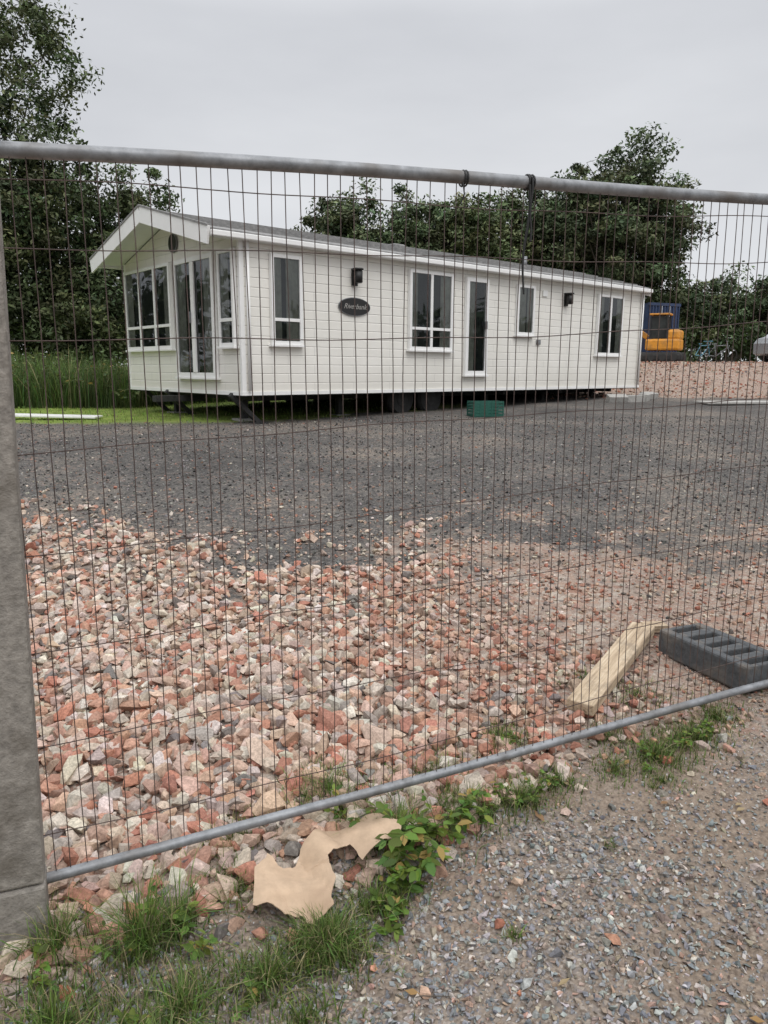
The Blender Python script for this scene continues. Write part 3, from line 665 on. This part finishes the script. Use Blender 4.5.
# ------------------------------------------------------------ fence
def fence_panel(name, t0, t1, zoff=0):
    root = empty(name)
    def pt(t, z, o=0):
        x = F0[0]+FD[0]*t-FD[1]*o; y = F0[1]+FD[1]*t+FD[0]*o; return np.array([x, y, z])
    zb = lambda t: .104+.0415*t+zoff; zt = lambda t: 2.058+.037*t+zoff
    fr = MB(); n = 24
    ts = np.linspace(t0+.09, t1-.09, n); tb = np.linspace(t0, t1, n)
    fr.tube([pt(t, zt(t)+.007*math.sin(t*2)) for t in ts], .0190, 14); fr.tube([pt(t, zb(t)+.004*math.sin(t*2.6+1)) for t in tb], .0155, 14)
    for (tc, s_) in ((t0, 1), (t1, -1)):
        a = np.linspace(0, math.pi/2, 8)
        cp = [pt(tc+s_*.09*(1-math.cos(q)), zt(tc)-.09+.09*math.sin(q)) for q in a]
        dn = [pt(tc, z) for z in np.linspace(zb(tc)-.1, zt(tc)-.1, 8)]
        fr.tube(np.array(dn+cp), .0175, 14)
    V, Q = fr.get(); build('panel_frame', V, [Q], [M_galv], smooth=True, parent=root)
    w = MB(); sp = .0405; k = 0; t = t0+.035
    while t < t1-.02:
        j = R.normal(0, .0028); bow = R.normal(0, .006); lean = R.normal(0, .0035); zz = np.linspace(0, 1, 11)
        P = [pt(t+j+bow*math.sin(q*math.pi)+lean*(q-.5)+R.normal(0, .0009), zb(t)+(zt(t)-zb(t))*q, .006*math.sin(q*5+t*3)) for q in zz]
        w.tube(P, .0015, 5); t += sp
    zs = [.135, .40, .68, .96, 1.23, 1.50, 1.73, 1.885]
    for h in zs:
        tt = np.linspace(t0+.01, t1-.01, 48); ph = R.uniform(0, 6); ph2 = R.uniform(0, 6)
        P = [pt(q, zb(q)+h*1.0+.009*math.sin(q*2.2+ph)+.003*math.sin(q*9+ph2)-.014*math.sin((q-t0)/(t1-t0)*math.pi), .006*math.sin(h*2.5+q*3)+.003) for q in tt]
        w.tube(P, .0016, 5)
    V, Q = w.get(); build('wire_mesh', V, [Q], [M_wire], smooth=True, parent=root)
    return root, pt, zt, zb
FP, pt, zt, zb = fence_panel('mesh_fence_panel', -.045, 3.06)
fence_panel('mesh_fence_panel', 3.13, 6.5, .0); fence_panel('mesh_fence_panel', -3.6, -.25, .0)
mb = MB()
def loop(t, rad=.0225, wr=.0028):
    c = pt(t, zt(t)); a = np.linspace(0, 6.3, 14)
    mb.tube([c+np.array([-FD[1]*math.cos(q), FD[0]*math.cos(q), math.sin(q)])*rad for q in a], wr, 5)
for t in (1.31, 1.318, 1.535, 1.543, 1.552): loop(t+R.normal(0,.001))
c = pt(1.31, zt(1.31)); mb.tube([c+np.array([0, -.02, -.015]), c+np.array([.004, -.024, -.05]), c+np.array([-.006, -.022, -.075])], .0022, 5)
V, Q = mb.get(); build('cable_tie', V, [Q], [M_black], smooth=True, parent=FP)
c = pt(1.545, zt(1.545)); st = MB(); q = np.linspace(0, 1, 12)
st.tube([c+np.array([-.012*a+.006*math.sin(a*7), -.022, -.01-.33*a]) for a in q], .0055*(1-.45*q), 6)
st.tube([c+np.array([.006+.003*math.sin(a*9), -.025, .01-.19*a]) for a in q], .0035, 6)
V, Q = st.get(); build('hanging_strap', V, [Q], [M_black], smooth=True, parent=FP)
PO = empty('fence_post', (-1.022, 1.865, -.2), (0, math.radians(1.3), math.atan2(FD[1], FD[0])))
box2('post_shaft', (-.06, -.06, .35), (.06, .05, 2.5), M_post, PO, .008)
box2('post_base', (-.062, -.062, 0), (.062, .052, .345), M_post, PO, .01)
fx = F0[0]+FD[0]*2.86-FD[1]*.29; fy = F0[1]+FD[1]*2.86+FD[0]*.29
fz = float(gz(fx, fy))
FT = empty('fence_foot', (fx, fy, fz+.0), (0, 0, math.atan2(FD[1], FD[0])+math.pi/2))
def foot(root):
    L, Wd, Hh = .52, .26, .125
    box2('foot_side', (-L/2, -Wd/2, 0), (L/2, -Wd/2+.05, Hh), M_foot, root, .012); box2('foot_side_b', (-L/2, Wd/2-.05, 0), (L/2, Wd/2, Hh), M_foot, root, .012)
    xs_ = np.linspace(-L/2, L/2, 6)
    for k_, xx in enumerate(xs_):
        a = max(-L/2+.002, xx-.028); b = min(L/2-.002, xx+.028)
        box2('foot_rib', (a, -Wd/2+.045, .002), (b, Wd/2-.045, Hh-.003), M_foot, root, .006)
    box2('foot_floor', (-L/2+.01, -Wd/2+.02, .004), (L/2-.01, Wd/2-.02, .05), M_foot, root)
foot(FT)
p0 = np.array([.82, 2.90]); p1 = np.array([1.30, 3.60]); mid = (p0+p1)/2; a = math.atan2(p1[1]-p0[1], p1[0]-p0[0])
z0 = float(gz(*p0)); z1 = float(gz(*p1))
box('timber_plank', (.90, .115, .05), (mid[0], mid[1], (z0+z1)/2+.055), M_wood, None, (.03, -math.atan2(z1-z0+.02, .99), a), .005)
o = box('timber_batten', (.16, .05, .04), (1.38, 3.66, float(gz(1.38, 3.66))+.05), M_wood, None, (.2, .15, .5), .003)

# ------------------------------------------------------------ cardboard
poly = [(252, 880), (262, 868), (280, 874), (292, 871), (300, 857), (318, 841), (330, 838), (345, 836), (362, 828), (385, 824), (404, 836), (400, 862), (380, 866), (362, 872), (348, 860), (338, 864), (326, 872), (330, 880), (336, 890), (333, 900), (336, 911), (318, 920), (305, 913), (290, 916), (272, 910), (258, 909)]
pl = np.array([((a-310)/341, -(b-880)*.0045) for a, b in poly])
out = []
for k in range(len(pl)):
    a, b = pl[k], pl[(k+1) % len(pl)]
    for q in range(4): out.append(a+(b-a)*q/4+(R.normal(0, .0025, 2) if q else 0))
pl = np.array(out)
bm = bmesh.new(); vs = [bm.verts.new((a, b, 0)) for a, b in pl]; f = bm.faces.new(vs)
bmesh.ops.triangulate(bm, faces=[f])
for _ in range(4):
    bmesh.ops.subdivide_edges(bm, edges=[e for e in bm.edges if e.calc_length() > .018], cuts=1, use_grid_fill=False)
    bmesh.ops.triangulate(bm, faces=[f for f in bm.faces if len(f.verts) > 3])
for v in bm.verts:
    x_, y_ = v.co.x, v.co.y
    crease = abs(math.sin((x_*.8+y_*.6)*26))*.013
    v.co.z = .04+.045*max(0, (x_+.02)/.28)*(1 if y_ > .02 else .3)+.02*math.sin(max(0, y_-.03)*18)+.012*math.sin(x_*30+y_*12)+crease-.25*max(0, -y_-.09)+.02*float(vn(x_, y_, 14, 3))
me = bpy.data.meshes.new('cardboard_piece'); bm.to_mesh(me); bm.free()
M_card = simple('cardboard', (.49, .36, .25), .85, var=.14, sc=18, bmp=.2, dirt=(.32, .22, .145, .8)); me.materials.append(M_card)
cb = bpy.data.objects.new('cardboard_piece', me); cb.location = (-.217, 1.998, float(gz(-.217, 1.998))+.015); link(cb)
sm = cb.modifiers.new('thick', 'SOLIDIFY'); sm.thickness = .003

# ------------------------------------------------------------ far right site things
def zg(x, y): return float(gz(x, y))
bx_, by_ = 12.1, 33.5; SC = empty('shipping_container', (bx_, by_, zg(bx_, by_)+.1), (0, 0, .45))
box2('container_body', (-.9, -.02, .1), (.9, 4.5, 2.4), M_blue, SC)
for k in np.linspace(-.85, .85, 11): box('container_rib', (.06, .05, 2.2), (k, -.03, 1.25), M_blue, SC)
for zz in (.14, 2.37): box('container_rail', (1.84, .1, .12), (0, -.02, zz), M_blue, SC)
for xx in (-.2, .25): cyl('locking_bar', .025, 2.1, (xx, -.09, 1.25), M_galv, SC, seg=8)
for k in range(5): box('stencil_mark', (.12, .01, .12), (-.55+k*.2, -.062, 1.9), M_white, SC)
ex, ey = 11.15, 31.0; EX = empty('excavator', (ex, ey, zg(ex, ey)-.02), (0, 0, -.5))
for s_ in (-1, 1):
    box('track', (1.9, .3, .42), (0, s_*.55, .22), M_rubber, EX, bevel=.14)
    for k in np.linspace(-.65, .65, 4): cyl('track_roller', .13, .32, (k, s_*.55, .22), M_dark, EX, rot=(math.pi/2, 0, 0), seg=12)
box('slew_body', (1.3, 1.2, .45), (.15, 0, .72), M_yel, EX, bevel=.08)
box('engine_cover', (.5, 1.1, .4), (.55, 0, 1.1), M_yel, EX, bevel=.1)
for (a_, b_) in ((-.35, -.5), (-.35, .15), (.3, -.5), (.3, .15)): box('cab_pillar', (.05, .05, .95), (a_, b_, 1.4), M_dark, EX)
box('cab_roof', (.8, .75, .07), (-.02, -.17, 1.9), M_yel, EX, bevel=.02); box('cab_glass', (.6, .6, .85), (-.02, -.17, 1.4), M_inner, EX)
box('boom', (1.5, .16, .2), (-1.15, .2, 1.45), M_yel, EX, rot=(0, math.radians(35), 0), bevel=.02)
box('dipper', (1.1, .13, .16), (-1.95, .2, 1.45), M_yel, EX, rot=(0, math.radians(-62), 0), bevel=.02)
build('bucket', [(-2.4, .0, 1.0), (-2.0, .0, .95), (-1.95, .0, .5), (-2.4, .0, .45), (-2.4, .45, 1.0), (-2.0, .45, .95), (-1.95, .45, .5), (-2.4, .45, .45)], [[[0, 1, 5, 4], [1, 2, 6, 5], [2, 3, 7, 6], [0, 3, 2, 1], [4, 5, 6, 7]]], [M_dark], parent=EX)
def bike(x, y, rz, mat):
    B = empty('bicycle', (x, y, zg(x, y)), (0, 0, rz)); m = MB()
    a = np.linspace(0, 6.2832, 22)
    for c in (-.5, .5): m.tube([(c+.33*math.cos(q), 0, .34+.33*math.sin(q)) for q in a], .02, 6)
    V, Q = m.get(); build('wheels', V, [Q], [M_rubber], parent=B, smooth=True)
    m = MB()
    for p in ([(-.5, 0, .34), (-.1, 0, .3)], [(-.1, 0, .3), (-.22, 0, .85)], [(-.2, 0, .78), (.36, 0, .82)], [(-.1, 0, .3), (.38, 0, .72)], [(.5, 0, .34), (.34, 0, .98)], [(-.5, 0, .34), (-.2, 0, .75)], [(.34, -.27, 1.0), (.34, .27, 1.0)], [(-.32, 0, .87), (-.1, 0, .88)]): m.tube(p, .02, 6)
    V, Q = m.get(); build('frame', V, [Q], [mat], parent=B, smooth=True)
    B.scale = (.8, .8, .8)
M_teal = simple('bike_paint', (.08, .22, .30), .4, var=.1)
bike(12.3, 29.6, .5, M_teal); bike(13.0, 29.8, -.6, M_galv)
def car(x, y, rz):
    C = empty('parked_car', (x, y, zg(x, y)), (0, 0, rz))
    prof = [(-2, .35), (-2.02, .75), (-1.85, .95), (-1.55, 1.02), (-1.0, 1.42), (-.4, 1.5), (.5, 1.45), (1.05, 1.0), (1.75, .88), (2.0, .7), (2.02, .35), (1.75, .28), (-1.75, .28)]
    V = []; n_ = len(prof)
    for yy, sc in ((-.86, 1), (.86, 1)):
        for (a, b) in prof: V.append((a, yy*(1-.18*max(0, b-.95)/.5), b))
    F4 = [[k, (k+1) % n_, n_+(k+1) % n_, n_+k] for k in range(n_)]
    o = build('car_body', V, [F4, [list(range(n_))[::-1]], [list(range(n_, 2*n_))]], [M_silver], parent=C)
    for s_ in (-1, 1):
        build('side_window', [(-1.35, s_*.862, 1.0), (-.95, s_*.74, 1.36), (.45, s_*.735, 1.38), (.85, s_*.86, 1.0)], [[[0, 1, 2, 3]]], [M_inner], parent=C)
        for xx in (-1.3, 1.3): cyl('wheel', .31, .2, (xx, s_*.8, .31), M_rubber, C, rot=(math.pi/2, 0, 0)); cyl('wheel_rim', .19, .215, (xx, s_*.8, .31), M_galv, C, rot=(math.pi/2, 0, 0))
    build('windscreen', [(.58, -.66, 1.41), (.58, .66, 1.41), (1.02, .78, 1.04), (1.02, -.78, 1.04)], [[[0, 1, 2, 3]]], [M_inner], parent=C).location.x = .03
car(17.2, 31.0, .3)

# ------------------------------------------------------------ sky, sun, camera
W = bpy.data.worlds.new('World'); scene.world = W; W.use_nodes = True; nt = W.node_tree
bg = nt.nodes['Background']; bg.inputs['Strength'].default_value = .1
el, rot = math.radians(52), math.radians(150)
sky = nt.nodes.new('ShaderNodeTexSky'); sky.sky_type = 'NISHITA'; sky.sun_disc = False; sky.sun_elevation = el; sky.sun_rotation = rot; sky.dust_density = 4
hs_ = nt.nodes.new('ShaderNodeHueSaturation'); hs_.inputs['Saturation'].default_value = .2; nt.links.new(sky.outputs[0], hs_.inputs['Color'])
tc = nt.nodes.new('ShaderNodeTexCoord'); sx = nt.nodes.new('ShaderNodeSeparateXYZ'); nt.links.new(tc.outputs['Generated'], sx.inputs[0])
grey = ramp(nt, sx.outputs[2], [(0, (.40, .41, .42)), (.12, (.385, .395, .41)), (.38, (.33, .34, .36)), (.6, (.58, .59, .605)), (1, (1.1, 1.105, 1.12))])
mp = nt.nodes.new('ShaderNodeMapping'); mp.inputs['Scale'].default_value = (1, 1, 3.2); nt.links.new(tc.outputs['Generated'], mp.inputs[0])
cn = noise(nt, 2.1, 5, .5, mp.outputs[0]); cf = ramp(nt, cn.outputs[0], [(.3, (.90, .90, .91)), (.7, (1.1, 1.095, 1.09))])
g2 = mix(nt, 1.0, grey, cf, 'MULTIPLY')
sc = nt.nodes.new('ShaderNodeVectorMath'); sc.operation = 'SCALE'; sc.inputs['Scale'].default_value = 20.0; nt.links.new(g2, sc.inputs[0])
fin = mix(nt, .92, hs_.outputs[0], sc.outputs[0]); nt.links.new(fin, bg.inputs['Color'])
sl_ = bpy.data.lights.new('sun', 'SUN'); sl_.energy = 1.05; sl_.angle = math.radians(40); sl_.color = (1, .97, .93)
so = bpy.data.objects.new('sun', sl_); link(so)
sd = Vector((math.sin(rot)*math.cos(el), math.cos(rot)*math.cos(el), math.sin(el)))
so.rotation_euler = sd.to_track_quat('Z', 'Y').to_euler()
cam = bpy.data.cameras.new('camera'); cam.sensor_fit = 'VERTICAL'; cam.sensor_height = 36; cam.lens = 26.37; cam.clip_end = 2000; cam.clip_start = .05
co_ = bpy.data.objects.new('camera', cam); co_.location = (0, 0, 1.55); co_.rotation_euler = (math.radians(79), 0, 0); link(co_); scene.camera = co_
